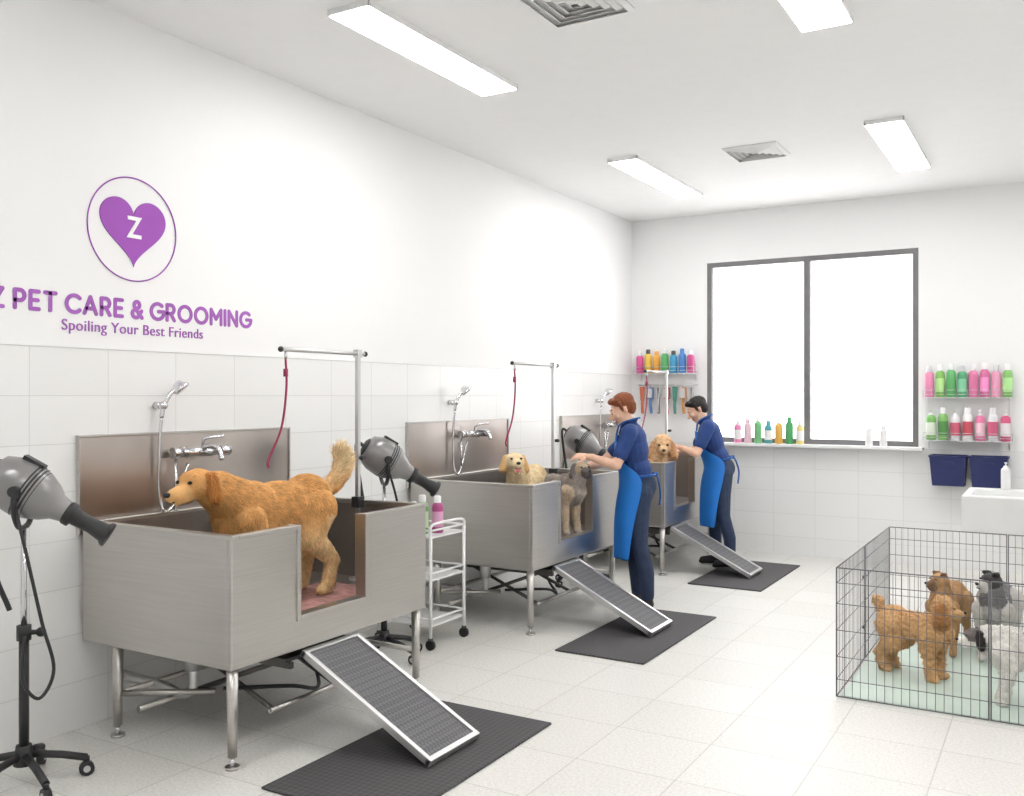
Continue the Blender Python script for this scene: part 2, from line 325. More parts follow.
# ---------------------------------------------------------------- tubs
TX0,TX1=-4.03,-3.02
def tub(ys,notch,nbot=.585):
    e=empty('dog_wash_tub'); ye=ys+1.4; zb,zt=.43,1.0; th=.025
    b=MB()
    n0,n1=ys+notch[0],ys+notch[1]
    poly=[(TX1,ys,zb),(TX1,ye,zb),(TX1,ye,zt),(TX1,n1,zt),(TX1,n1,nbot),(TX1,n0,nbot),(TX1,n0,zt),(TX1,ys,zt)]
    b.prism(poly,(-th,0,0),M_steel)
    b.bb((TX0,ys,zb),(TX1-th,ys+th,zt),M_steel); b.bb((TX0,ye-th,zb),(TX1-th,ye,zt),M_steel)
    b.bb((TX0,ys+th,zb),(TX0+th,ye-th,zt),M_steel); 
    b.bb((TX0+th,ys+th,zb),(TX1-th,ye-th,zb+.012),M_steel)
    b.finish('tub_body',e,bevel=.006)
    b=MB()
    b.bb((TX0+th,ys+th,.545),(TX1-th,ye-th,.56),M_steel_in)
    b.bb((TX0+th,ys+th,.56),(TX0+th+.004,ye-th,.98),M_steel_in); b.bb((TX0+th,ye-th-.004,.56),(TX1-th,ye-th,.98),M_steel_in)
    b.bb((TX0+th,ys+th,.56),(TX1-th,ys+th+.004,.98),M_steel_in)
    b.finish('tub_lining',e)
    b=MB(); r=.035  # rim & notch return
    b.bb((TX0,ys-.008,zt-.012),(TX1+.008,ys+r,zt+.006),M_steel); b.bb((TX0,ye-r,zt-.012),(TX1+.008,ye+.008,zt+.006),M_steel)
    b.bb((TX1-r,ys+r,zt-.012),(TX1+.008,n0,zt+.006),M_steel); b.bb((TX1-r,n1,zt-.012),(TX1+.008,ye-r,zt+.006),M_steel)
    b.bb((TX1-.06,n0-.012,nbot-.02),(TX1+.008,n0+.012,zt+.006),M_steel); b.bb((TX1-.06,n1-.012,nbot-.02),(TX1+.008,n1+.012,zt+.006),M_steel)
    b.bb((TX1-.06,n0+.012,nbot-.02),(TX1+.008,n1-.012,nbot+.004),M_steel)
    b.finish('tub_rim',e,bevel=.003)
    b=MB(); b.bb((XL+.002,ys,.93),(XL+.02,ye,1.40),M_splash); b.bb((XL+.002,ys-.01,1.40),(XL+.03,ye+.01,1.412),M_steel)
    b.bb((XL+.002,ys-.008,.93),(XL+.03,ys,1.40),M_steel); b.bb((XL+.002,ye,.93),(XL+.03,ye+.008,1.40),M_steel)
    b.finish('backsplash',e,bevel=.002)
    b=MB()
    for x in(TX1-.04,-3.82):
        for y in(ys+.04,ye-.04):
            b.cyl((x,y,.05),(x,y,.43),.02,M_steel,.026); b.cyl((x,y,.012),(x,y,.05),.012,M_chrome); b.cyl((x,y,0),(x,y,.012),.032,M_steel)
    b.cyl((-3.82,ys+.04,.2),(-3.82,ye-.04,.2),.014,M_steel); b.cyl((TX1-.04,ye-.04,.2),(-3.82,ye-.04,.2),.014,M_steel)
    b.cyl((-3.82,ys+.04,.2),(-3.45,ys+.3,.2),.014,M_steel)
    # ramp slide rails and scissor frame
    for y in(n0+.02,n1-.02):
        b.bb((-3.8,y-.012,.33),(TX1-.06,y+.012,.36),M_dark)
        b.cyl((-3.75,y,.12),(-3.2,y,.34),.012,M_dark); b.cyl((-3.75,y,.34),(-3.2,y,.12),.012,M_dark)
    b.bb((-3.8,n0,.36),(-3.1,n1,.375),M_dark); b.cyl((-3.2,n0,.12),(-3.2,n1+.25,.12),.014,M_steel); b.cyl((-3.75,n0-.3,.12),(-3.75,n1+.2,.12),.014,M_steel)
    # drain
    b.cyl((-3.55,ys+.25,.43),(-3.55,ys+.25,.3),.04,M_alu); b.tube(cr([(-3.55,ys+.25,.32),(-3.55,ys+.25,.22),(-3.62,ys+.25,.17),(-3.75,ys+.25,.19),(-4.06,ys+.25,.2)]),.022,M_alu,10)
    b.bb((-3.7,n1+.1,.3),(-3.4,n1+.32,.42),M_dark)
    b.tube(cr([(-3.55,n1+.2,.31),(-3.45,n1+.1,.16),(-3.3,n1-.05,.1),(-3.25,n1-.3,.18),(-3.4,n0-.1,.22)]),.01,M_blk,8)
    b.finish('understructure',e)
    return e
def ramp(y0,y1):
    b=MB(); A=V((-3.04,0,.405)); B=V((-2.31,0,.032)); d=(B-A); Ln=d.length; d.normalize()
    ang=math.atan2(-d.z,d.x); R=Matrix.Rotation(ang,3,'Y'); c=(A+B)/2; cyy=(y0+y1)/2; w=y1-y0
    b.box((c.x,cyy,c.z),(Ln-.04,w-.04,.016),M_ramp,R)
    for s in(-1,1): b.box((c.x,cyy+s*(w/2-.012),c.z),(Ln,.024,.034),M_alu,R)
    for s in(-1,1):
        q=c+d*(s*(Ln/2-.012)); b.box((q.x,cyy,q.z),(.026,w,.036),M_alu,R)
    b.finish('dog_ramp',bevel=.003)
def fmat(x0,x1,y0,y1):
    b=MB(); b.bb((x0,y0,0),(x1,y1,.012),M_rub)
    b.finish('rubber_floor_mat',bevel=.006)
tub(2.79,(.40,.885)); tub(5.40,(.38,.92)); tub(7.80,(.25,.78))
ramp(3.23,3.62); ramp(5.72,6.10); ramp(7.99,8.36)
fmat(-2.8,-2.13,2.74,4.0); fmat(-2.73,-2.13,5.16,6.52); fmat(-2.73,-2.1,7.57,8.9)
b=MB(); b.bb((-3.55,3.35,.56),(-3.12,3.95,.566),mat('bath_mat_pink',S(178,132,126),.8,0,bump=.5,bscale=40,var=.4,vscale=22)); b.finish('bath_mat')

# grooming arms
def arm(y1,y0,x=-3.43,zt=1.84):
    b=MB()
    b.bb((x-.011,y1-.011,.56),(x+.011,y1+.011,zt+.02),M_alu); b.cyl((x,y1+.06,zt),(x,y0,zt),.011,M_alu); b.ell((x,y1+.065,zt),.015,M_blk); b.ell((x,y0-.005,zt),.015,M_blk)
    b.box((x,y1,zt),(.035,.035,.045),M_alu); b.box((x,y1,1.0),(.05,.05,.06),M_blk); b.cyl((x+.02,y1,1.25),(x+.05,y1,1.25),.013,M_blk)
    b.cyl((x,y1,.56),(x,y1,.572),.05,M_alu)
    b.cyl((x,y0+.03,zt-.01),(x,y0+.03,zt-.05),.008,M_chrome)
    b.tube(cr([(x,y0+.03,zt-.05),(x+.005,y0+.03,zt-.2),(x,y0,zt-.4),(x+.0,y0-.09,zt-.56),(x+.01,y0-.1,zt-.6)]),.006,M_lead,6)
    b.cyl((x,y0+.03,zt-.1),(x,y0+.03,zt-.14),.012,M_lead)
    b.finish('grooming_arm',bevel=0)
arm(4.1,3.5); arm(6.46,5.83); arm(8.9,8.35)

# shower
def shower(y):
    b=MB(); x=XL
    zb=1.55
    b.cyl((x,y,zb),(x+.05,y,zb),.02,M_chrome); b.ell((x+.06,y,zb),.024,M_chrome)
    h0=V((x+.06,y-.01,zb-.06)); h1=V((x+.10,y+.07,zb+.10))
    b.tube(cr([h0,(x+.065,y,zb),(x+.08,y+.03,zb+.06),h1]),.012,M_chrome,10)
    dd=V((.5,.45,-.75)).normalized(); b.lathe([(0,-.03),(.02,-.025),(.03,-.005),(.045,.01),(.047,.02),(.042,.026),(0,.026)],h1,dd,M_chrome)
    b.tube(cr([h0,(x+.05,y-.015,1.35),(x+.05,y-.015,1.1),(x+.07,y,1.0),(x+.06,y+.08,1.05),(x+.06,y+.16,1.24)]),.008,M_chrome,8)
    fy=y+.24
    b.cyl((x+.02,fy-.09,1.30),(x+.06,fy-.09,1.30),.03,M_chrome); b.cyl((x+.02,fy+.09,1.30),(x+.06,fy+.09,1.30),.03,M_chrome)
    b.cyl((x+.07,fy-.13,1.30),(x+.07,fy+.13,1.30),.024,M_chrome)
    b.cyl((x+.07,fy-.19,1.30),(x+.07,fy-.13,1.30),.03,M_chrome,.026); b.cyl((x+.07,fy+.13,1.30),(x+.07,fy+.19,1.30),.026,M_chrome,.03)
    b.tube(cr([(x+.07,fy,1.30),(x+.12,fy,1.33),(x+.2,fy,1.32),(x+.23,fy,1.26)]),.014,M_chrome,10)
    b.tube(cr([(x+.08,fy,1.32),(x+.1,fy,1.37),(x+.18,fy+.06,1.385)]),.009,M_chrome,8)
    b.tube([(x+.06,fy-.16,1.28),(x+.06,fy-.16,.99)],.008,M_chrome,8)
    b.finish('shower_mixer')
shower(3.24); shower(5.95); shower(8.6)

# stand dryers
def dryer(loc,rz,zh=1.22,pit=-.55):
    e=empty('stand_dryer',loc,rz); b=MB()
    for i in range(5):
        a=2*math.pi*i/5+.3; c,s_=math.cos(a),math.sin(a)
        b.tube([(c*.02,s_*.02,.13),(c*.14,s_*.14,.105),(c*.235,s_*.235,.075)],.016,M_blk,8)
        b.cyl((c*.235,s_*.235,.08),(c*.235,s_*.235,.05),.012,M_blk); q=V((-s_,c,0))*.014; o=V((c*.235,s_*.235,.03))
        b.cyl(o-q,o+q,.03,M_blk); b.cyl(o-q*1.15,o+q*1.15,.014,M_alu)
    b.cyl((0,0,.09),(0,0,.17),.04,M_blk,.03); b.cyl((0,0,.15),(0,0,.62),.019,M_blk); b.cyl((0,0,.6),(0,0,.66),.028,M_blk); b.cyl((0,0,.63),(.06,0,.63),.01,M_blk); b.ell((.065,0,.63),.02,M_blk)
    b.cyl((0,0,.62),(0,0,zh-.16),.012,M_chrome)
    b.tube(cr([(0,-.12,zh),(0,-.13,zh-.08),(0,-.06,zh-.15),(0,.06,zh-.15),(0,.13,zh-.08),(0,.12,zh)]),.012,M_blk,8)
    b.cyl((0,-.14,zh),(0,-.1,zh),.022,M_blk); b.cyl((0,.1,zh),(0,.14,zh),.022,M_blk)
    b.finish('stand',e)
    b=MB(); d=V((math.cos(pit),0,math.sin(pit))); o=V((0,0,zh))
    b.lathe([(0,-.14),(.05,-.138),(.085,-.12),(.108,-.07),(.115,0),(.105,.06),(.08,.115),(.055,.15),(.045,.19),(.043,.21)],o,d,M_dry,28)
    b.lathe([(.046,.19),(.05,.195),(.05,.22),(.036,.225),(.032,.30),(.04,.36),(.052,.372),(.052,.385),(.02,.38)],o,d,M_blk,20)
    b.lathe([(0,-.148),(.045,-.147),(.06,-.138),(.058,-.13)],o,d,M_blk,20)
    for k in range(4): b.lathe([(.1125-.001*k*k,.012+k*.014-.004),(.1165-.001*k*k,.012+k*.014),(.1125-.001*k*k,.012+k*.014+.004)],o,d,M_blk,28)
    u=V((-d.z,0,d.x)); b.box(o+u*.113-d*.02,(.09,.05,.02),M_blk,Matrix.Rotation(-pit,3,'Y'))
    b.tube(cr([o-d*.12,o-d*.2+V((0,0,-.03)),V((-.12,0,zh-.3)),V((-.06,.02,zh-.5))]),.011,M_blk,8)
    b.tube(cr([o+V((0,-.12,-.05)),(.05,-.14,zh-.25),(.1,-.12,.7),(.14,-.1,.5),(.08,-.08,.38),(.01,-.05,.45),(.01,-.025,.62)]),.007,M_blk,8)
    b.finish('blower',e,bevel=0)
dryer((-3.66,2.27,0),math.radians(42)); dryer((-3.55,4.49,0),math.radians(50)); dryer((-3.5,7.1,0),math.radians(10))

# bottles
def bottle(b,x,y,z,h,r,body,cap,label=None,pump=False):
    o=(x,y,z)
    b.lathe([(0,0),(r*.95,.0),(r,.02*h),(r,.70*h),(r*.9,.76*h),(r*.55,.81*h),(r*.45,.83*h)],o,(0,0,1),body,14)
    if pump:
        b.lathe([(r*.5,.81*h),(r*.5,.87*h),(r*.15,.88*h),(r*.15,.95*h),(r*.3,.96*h),(r*.3,h),(0,h)],o,(0,0,1),cap,10); b.box((x,y-r*.5,z+.975*h),(r*.35,r*1.2,.03*h),cap)
    else: b.lathe([(r*.6,.81*h),(r*.6,.97*h),(r*.45,h),(0,h)],o,(0,0,1),cap,12)
    if label: b.lathe([(r*1.02,.16*h),(r*1.02,.58*h)],o,(0,0,1),label,14)
W_=plast(245,245,245); K_=plast(40,40,45)
# trolley
tr=empty('grooming_trolley'); b=MB(); x0,x1,y0,y1=-3.82,-3.41,4.78,5.16
for x in(x0,x1):
    for y in(y0,y1):
        b.cyl((x,y,.07),(x,y,.74),.011,M_white); o=V((x,y,.032)); b.cyl(o+V((0,-.012,0)),o+V((0,.012,0)),.032,M_blk); b.cyl((x,y,.06),(x,y,.075),.016,M_dark)
for z in(.14,.43,.70):
    b.bb((x0,y0,z),(x1,y1,z+.012),M_white)
    for a,c in(((x0,y0),(x1,y0)),((x0,y1),(x1,y1)),((x0,y0),(x0,y1)),((x1,y0),(x1,y1))): b.cyl((a[0],a[1],z+.05),(c[0],c[1],z+.05),.007,M_white)
b.tube(cr([(x1,y0,.73),(x1+.0,y0+.0,.77),(x1,y0+.06,.79),(x1,y1-.06,.79),(x1,y1,.77),(x1,y1,.73)]),.009,M_white); b.finish('frame',tr)
b=MB(); bottle(b,-3.55,4.885,.712,.25,.04,plast(90,165,70),W_,plast(200,225,180)); bottle(b,-3.49,4.97,.712,.24,.038,plast(175,55,125),W_,plast(225,160,200)); bottle(b,-3.63,4.9,.712,.2,.035,plast(60,140,80),W_); b.finish('bottles',tr)

# shelves
def wire_shelf(name,x0,x1,zs,d=.16,y=YB):
    b=MB()
    for z in zs:
        for k in range(5): b.cyl((x0,y-.01-d*k/4,z),(x1,y-.01-d*k/4,z),.003,M_white,n=6)
        n=int((x1-x0)/.05)
        for k in range(n+1): b.cyl((x0+(x1-x0)*k/n,y-.005,z-.003),(x0+(x1-x0)*k/n,y-.01-d,z-.003),.002,M_white,n=6)
        for zz in(z+.03,z+.07): b.tube([(x0,y-.005,zz),(x0,y-.01-d,zz),(x1,y-.01-d,zz),(x1,y-.005,zz)],.003,M_alu,6)
        for x in(x0,x1): b.cyl((x,y-.01-d,z),(x,y-.01-d,z+.07),.003,M_alu,n=6)
    for x in(x0+.03,x1-.03): b.cyl((x,y-.006,min(zs)-.08),(x,y-.006,max(zs)+.12),.006,M_white,n=8)
    return b
b=wire_shelf('s',-3.98,-3.3,[1.84]); b.cyl((-3.98,YB-.03,1.72),(-3.3,YB-.03,1.72),.006,M_alu); b.cyl((-3.95,YB,1.72),(-3.95,YB-.03,1.72),.006,M_alu);b.cyl((-3.33,YB,1.72),(-3.33,YB-.03,1.72),.006,M_alu); b.finish('wire_shelf')
b=MB(); cols=[(215,60,140),(235,190,50),(240,160,40),(70,170,90),(40,150,200),(50,120,200),(200,60,130)]
for i,c in enumerate(cols): bottle(b,-3.93+i*.096,YB-.1,1.843,.24+.02*(i%2),.04,plast(*c),[W_,K_,plast(*c)][i%3],None)
b.finish('shampoo_bottles')
b=MB(); tc=[(200,90,50),(60,110,170),(70,60,60),(190,60,60),(60,140,120),(220,140,60),(120,120,130)]
for i,c in enumerate(tc):
    x=-3.92+i*.093; y=YB-.05; m_=plast(*c)
    b.cyl((x,y,1.72),(x,y,1.69),.005,M_alu,n=6); b.tube(cr([(x,y,1.69),(x+.004,y,1.60),(x-.004,y,1.52),(x+.01*(i%2),y,1.41)]),.016,m_,8)
    if i%2: b.box((x,y,1.63),(.066,.022,.12),m_); b.box((x,y-.018,1.63),(.052,.016,.1),M_alu)
    elif i%4==0: b.prism([(x-.03,y,1.70),(x+.03,y,1.70),(x+.02,y,1.55),(x-.02,y,1.55)],(0,-.012,0),m_)
    else:
        b.prism([(x-.012,y-.02,1.42),(x+.004,y-.02,1.42),(x+.03,y-.02,1.70),(x+.016,y-.02,1.70)],(0,-.008,0),M_alu); b.prism([(x+.012,y-.02,1.42),(x-.004,y-.02,1.42),(x-.03,y-.02,1.70),(x-.016,y-.02,1.70)],(0,-.006,0),M_alu)
b.finish('grooming_tools')
b=wire_shelf('s',-1.09,-.36,[1.585,1.19]); b.finish('wire_shelf')
b=MB(); up=[(235,130,175),(120,185,80),(80,175,90),(60,160,100),(225,110,160),(215,95,150),(235,150,185),(120,190,90)]
for i,c in enumerate(up): bottle(b,-1.045+i*.092,YB-.1,1.589,.29+.01*(i%3),.04,plast(*c),W_ if i%3 else plast(210,210,215),plast(min(c[0]+60,255),min(c[1]+50,255),min(c[2]+60,255)) if i%2 else None)
lo_=[(110,180,80),(120,185,90),(235,235,238),(240,240,240),(230,110,160),(240,240,245),(215,70,120)]
lb=[(230,240,220),(70,140,60),(210,80,110),(200,60,80),(245,200,215),(210,80,120),(240,230,235)]
for i,c in enumerate(lo_): bottle(b,-1.03+i*.102,YB-.1,1.194,.28+.02*(i%2),.042,plast(*c),W_,plast(*lb[i]),pump=(i%2==0))
b.finish('shampoo_bottles')
b=MB()
for i,c in enumerate([(235,130,180),(240,200,215),(110,190,120),(60,160,170),(240,180,70),(60,160,90),(240,220,130)]): bottle(b,-2.86+i*.105,YB-.07,WZ0,.23+.02*(i%3),.038,plast(*c),[W_,plast(*c)][i%2],W_ if i%3==0 else None)
b.finish('shampoo_bottles')
b=MB(); bottle(b,-1.58,YB-.07,WZ0,.22,.034,W_,W_,None,True); bottle(b,-1.45,YB-.07,WZ0,.2,.034,W_,plast(225,225,228)); b.finish('lotion_bottles')
for x in(-1.03,-.70):
    b=MB(); x0,x1=x,x+.305; z0,z1=.78,1.05; y=YB
    P=[(x0+.02,y-.2,z0),(x1-.02,y-.2,z0),(x1-.02,y-.012,z0),(x0+.02,y-.012,z0),(x0,y-.24,z1),(x1,y-.24,z1),(x1,y-.012,z1),(x0,y-.012,z1)]
    b.add(P,[(0,1,2,3),(0,1,5,4),(1,2,6,5),(2,3,7,6),(3,0,4,7)],M_navy)
    for a,c in((4,5),(5,6),(6,7),(7,4)): b.cyl(P[a],P[c],.009,M_navy,n=8)
    b.box(((x0+x1)/2,y-.235,z1-.06),(.09,.01,.03),M_navy)
    b.finish('storage_bin')

# right basin
e=empty('wash_basin'); b=MB()
bx0,bx1,by0,by1=-.6,XR-.005,7.28,7.95
b.bb((bx0,by0,.64),(bx1,by0+.05,.9),M_white); b.bb((bx0,by1-.05,.64),(bx1,by1,.9),M_white); b.bb((bx0,by0+.05,.64),(bx0+.05,by1-.05,.9),M_white)
b.bb((bx1-.05,by0+.05,.64),(bx1,by1-.05,.9),M_white); b.bb((bx0+.05,by0+.05,.64),(bx1-.05,by1-.05,.68),M_white); b.bb((bx0+.6,by0+.05,.68),(bx0+.7,by1-.05,.89),M_white)
for x in(.3,bx1-.1):
    for y in(by0+.08,by1-.08): b.cyl((x,y,0),(x,y,.64),.025,M_white)
b.finish('basin',e,bevel=.012)
b=MB(); fx,fy=-.2,by1-.03
b.cyl((fx,fy,.9),(fx,fy,.93),.03,M_white); b.tube(cr([(fx,fy,.92),(fx,fy,1.15),(fx,fy-.03,1.25),(fx,fy-.12,1.28),(fx,fy-.19,1.22),(fx,fy-.2,1.16)]),.016,M_white,12); b.cyl((fx,fy,1.0),(fx+.08,fy,1.03),.009,M_chrome)
bottle(b,-.35,by1-.03,.9,.2,.034,W_,W_,None,True)
b.finish('faucet',e)

# pen
e=empty('wire_dog_pen'); b=MB(); px0,px1,py0,py1,ph=-1.02,.42,5.12,6.9,.69
def wpanel(a,c,z0=.01,z1=ph):
    a=V((a[0],a[1],0)); c=V((c[0],c[1],0)); Ln=(c-a).length; n=max(2,int(round(Ln/.04)))
    for k in range(n+1):
        q=a+(c-a)*k/n; r=.0035 if k in(0,n) else .0016
        b.cyl((q.x,q.y,z0),(q.x,q.y,z1),r,M_wire,n=5)
    for z in(z0,.1,.22,.36,.5,.61,z1):
        r=.0035 if z in(z0,z1) else .0022
        b.cyl((a.x,a.y,z),(c.x,c.y,z),r,M_wire,n=5)
mid=(px0+px1)/2; my=5.95
wpanel((px0,py0),(mid,py0)); wpanel((mid+.01,py0),(px1,py0)); wpanel((px0,py1),(mid,py1)); wpanel((mid+.01,py1),(px1,py1))
wpanel((px0,py0),(px0,my)); wpanel((px0,my+.02),(px0,py1)); wpanel((px1,py0),(px1,my)); wpanel((px1,my+.02),(px1,py1))
for z in(.2,.5): b.box((px0-.004,my+.01,z),(.012,.05,.02),M_wire)
b.finish('wire_panels',e)
b=MB(); b.bb((px0+.02,py0+.02,0),(px1-.02,py1-.02,.012),M_tray); b.finish('tray',e)

# ---------------------------------------------------------------- organic builder
class Org:
    def __init__(s): s.P=[]
    def cap(s,a,b,ra,rb,l='body'): s.P.append(('c',V(a),V(b),ra,rb,l))
    def chain(s,pts,l='body'):
        for p,q in zip(pts[:-1],pts[1:]): s.cap(p[:3],q[:3],p[3],q[3],l)
    def ell(s,c,r,l='body',R=None): s.P.append(('e',V(c),r if hasattr(r,'__len__') else (r,r,r),R or Matrix.Identity(3),0,l))
    def geo(s):
        b=MB()
        for P in s.P:
            if P[0]=='c':
                a,c,ra,rb=P[1:5]; Ln=max((c-a).length,1e-5); pr=[]
                for i in range(5):
                    t=-math.pi/2+math.pi/2*i/4; pr.append((ra*math.cos(t),ra*math.sin(t)))
                for i in range(5):
                    t=math.pi/2*i/4; pr.append((rb*math.cos(t),Ln+rb*math.sin(t)))
                b.lathe(pr,a,c-a if (c-a).length>1e-5 else (0,0,1),M_blk,14)
            else: b.ell(P[1],P[2],M_blk,P[3],16)
        return b.v,b.f
    def label(s,pts):
        best=np.full(len(pts),1e9); idx=np.zeros(len(pts),int)
        for i,P in enumerate(s.P):
            if P[0]=='c':
                a=np.array(P[1]); c=np.array(P[2]); d=c-a; L2=max(d@d,1e-9); t=np.clip(((pts-a)@d)/L2,0,1)
                ds=np.linalg.norm(pts-(a+t[:,None]*d),axis=1)-(P[3]+(P[4]-P[3])*t)
            else:
                R=np.array(P[3]); q=(pts-np.array(P[1]))@R; r=np.array(P[2]); k=np.linalg.norm(q/r,axis=1); ds=(k-1)*np.linalg.norm(q,axis=1)/np.maximum(k,1e-6)
            m_=ds<best; best[m_]=ds[m_]; idx[m_]=i
        labs=[P[5] for P in s.P]; return np.array(labs)[idx]
    def build(s,name,voxel,smooth,parent):
        v,f=s.geo(); me=bpy.data.meshes.new('tmp'); me.from_pydata(v,[],f)
        ob=bpy.data.objects.new('tmp',me); sc.collection.objects.link(ob)
        m_=ob.modifiers.new('r','REMESH'); m_.mode='VOXEL'; m_.voxel_size=voxel
        if smooth: q=ob.modifiers.new('s','SMOOTH'); q.factor=.5; q.iterations=smooth
        dg=bpy.context.evaluated_depsgraph_get(); m2=bpy.data.meshes.new_from_object(ob.evaluated_get(dg)); bpy.data.objects.remove(ob); m2.name=name
        m2.polygons.foreach_set('use_smooth',[True]*len(m2.polygons))
        o=bpy.data.objects.new(name,m2); sc.collection.objects.link(o); o.parent=parent
        return o
def mco(me):
    a=np.empty(len(me.vertices)*3); me.vertices.foreach_get('co',a); return a.reshape(-1,3)
def tufts(name,me,parent,n,lenf,width,flow,lift,rand,colf,matl,org,jit=.18):
    me.calc_loop_triangles(); T=np.empty(len(me.loop_triangles)*3,int); me.loop_triangles.foreach_get('vertices',T); T=T.reshape(-1,3)
    co=mco(me); A,B,C=co[T[:,0]],co[T[:,1]],co[T[:,2]]; N=np.cross(B-A,C-A); ar=np.linalg.norm(N,axis=1); 
    k=np.random.choice(len(T),n,p=ar/ar.sum()); u=np.random.rand(n,1); w=np.random.rand(n,1); fl=(u+w)>1; u[fl]=1-u[fl]; w[fl]=1-w[fl]
    P=A[k]+(B[k]-A[k])*u+(C[k]-A[k])*w; Nn=N[k]/np.maximum(ar[k][:,None],1e-12)
    lab=org.label(P); Ls=lenf(P,lab); keep=Ls>0; P=P[keep];Nn=Nn[keep];Ls=Ls[keep];lab=lab[keep]; n=len(P)
    F=flow(P,lab); F=F+rand*np.random.randn(n,3); Tg=F-(F*Nn).sum(1)[:,None]*Nn; Tg/=np.maximum(np.linalg.norm(Tg,axis=1)[:,None],1e-6)
    D=Tg*(1-lift)+Nn*lift; D/=np.linalg.norm(D,axis=1)[:,None]; Sd=np.cross(D,Nn); Sd/=np.maximum(np.linalg.norm(Sd,axis=1)[:,None],1e-6)
    Ls=Ls*(.65+.7*np.random.rand(n)); Wd=width*(.7+.6*np.random.rand(n))[:,None]
    base=P-Nn*.003; mid=base+D*(Ls*.5)[:,None]+Nn*(Ls*.06)[:,None]; tip=base+D*Ls[:,None]-Nn*(Ls*.08)[:,None]
    vs=np.stack([base-Sd*Wd,base+Sd*Wd,base+Nn*Wd*1.2,mid-Sd*Wd*.7,mid+Sd*Wd*.7,mid+Nn*Wd*.9,tip],1).reshape(-1,3)
    o=np.arange(n)[:,None]*7
    q=np.concatenate([o+np.array([[0,3,5,2]]),o+np.array([[2,5,4,1]])],0); t=np.concatenate([o+np.array([[3,6,5]]),o+np.array([[5,6,4]])],0)
    m=bpy.data.meshes.new(name); m.from_pydata(vs.tolist(),[],q.tolist()+t.tolist()); m.polygons.foreach_set('use_smooth',[True]*len(m.polygons))
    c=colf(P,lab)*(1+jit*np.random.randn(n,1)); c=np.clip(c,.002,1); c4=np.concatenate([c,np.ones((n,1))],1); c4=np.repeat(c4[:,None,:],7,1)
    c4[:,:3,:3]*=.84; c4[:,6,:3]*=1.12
    at=m.color_attributes.new('Col','FLOAT_COLOR','POINT'); at.data.foreach_set('color',c4.reshape(-1).tolist())
    m.materials.append(matl); ob=bpy.data.objects.new(name,m); sc.collection.objects.link(ob); ob.parent=parent; return ob
def setcol(ob,org,colf):
    me=ob.data; co=mco(me); lab=org.label(co); c=np.clip(colf(co,lab),.002,1); c4=np.concatenate([c,np.ones((len(co),1))],1)
    at=me.color_attributes.new('Col','FLOAT_COLOR','POINT'); at.data.foreach_set('color',c4.reshape(-1).tolist())

def dog_head(o,b,Hp,yaw,pitch,s=1,ear='drop',muz=1.0,top=0,snout=.032,beard=0,mouth=0):
    R=Matrix.Rotation(yaw,3,'Z')@Matrix.Rotation(-pitch,3,'Y'); Hp=V(Hp)
    T=lambda x,y,z:Hp+R@(V((x,y,z))*s)
    o.ell(T(0,0,0),(.082*s,.07*s,.068*s),'head',R); o.ell(T(.03,0,.02),(.055*s,.055*s,.045*s),'head',R)
    for sg in(1,-1): o.cap(T(.06,sg*.022,.036),T(.052,sg*.046,.033),.011*s,.011*s,'head')
    mx_=.05+.095*muz
    o.cap(T(.05,0,-.012),T(mx_,0,-.024),.040*s,snout*s,'muz')
    jz=-.03*mouth; o.cap(T(.04,0,-.04),T(mx_-.02,0,-.052+jz),.03*s,.02*s,'muz')
    for sg in(1,-1):
        if ear=='drop': o.cap(T(-.02,sg*.062,.03),T(-.012,sg*.088,-.055),.024*s,.028*s,'ear')
        elif ear=='poodle':
            o.cap(T(-.015,sg*.065,.02),T(-.015,sg*.095,-.08),.032*s,.045*s,'ear')
        elif ear=='fold': o.cap(T(-.01,sg*.045,.06),T(.03,sg*.06,.07),.022*s,.012*s,'ear')
        elif ear=='up': o.cap(T(-.01,sg*.045,.05),T(-.02,sg*.06,.12),.026*s,.01*s,'ear')
    if top: o.ell(T(-.01,0,.05),(.075*s*top,.07*s*top,.055*s*top),'head',R)
    if beard: o.ell(T(mx_-.04,0,-.052),(.045*s,.034*s,.038*s),'muz',R)
    ns=s
    b.ell(T(mx_+snout*.85,0,-.012),(.014*ns,.017*ns,.012*ns),M_nose,R)
    for sg in(1,-1): b.ell(T(.0735,sg*.036,.021),(.0105*s,.011*s,.0085*s),M_eye,R)
    b.cyl(T(mx_+.01,-.02,-.047),T(mx_+.01,.02,-.047),.004*s,M_nose,n=6)
    if mouth: b.ell(T(mx_-.0,0,-.062),(.035*s,.018*s,.008*s),M_tong,R@Matrix.Rotation(.5,3,'Y'))
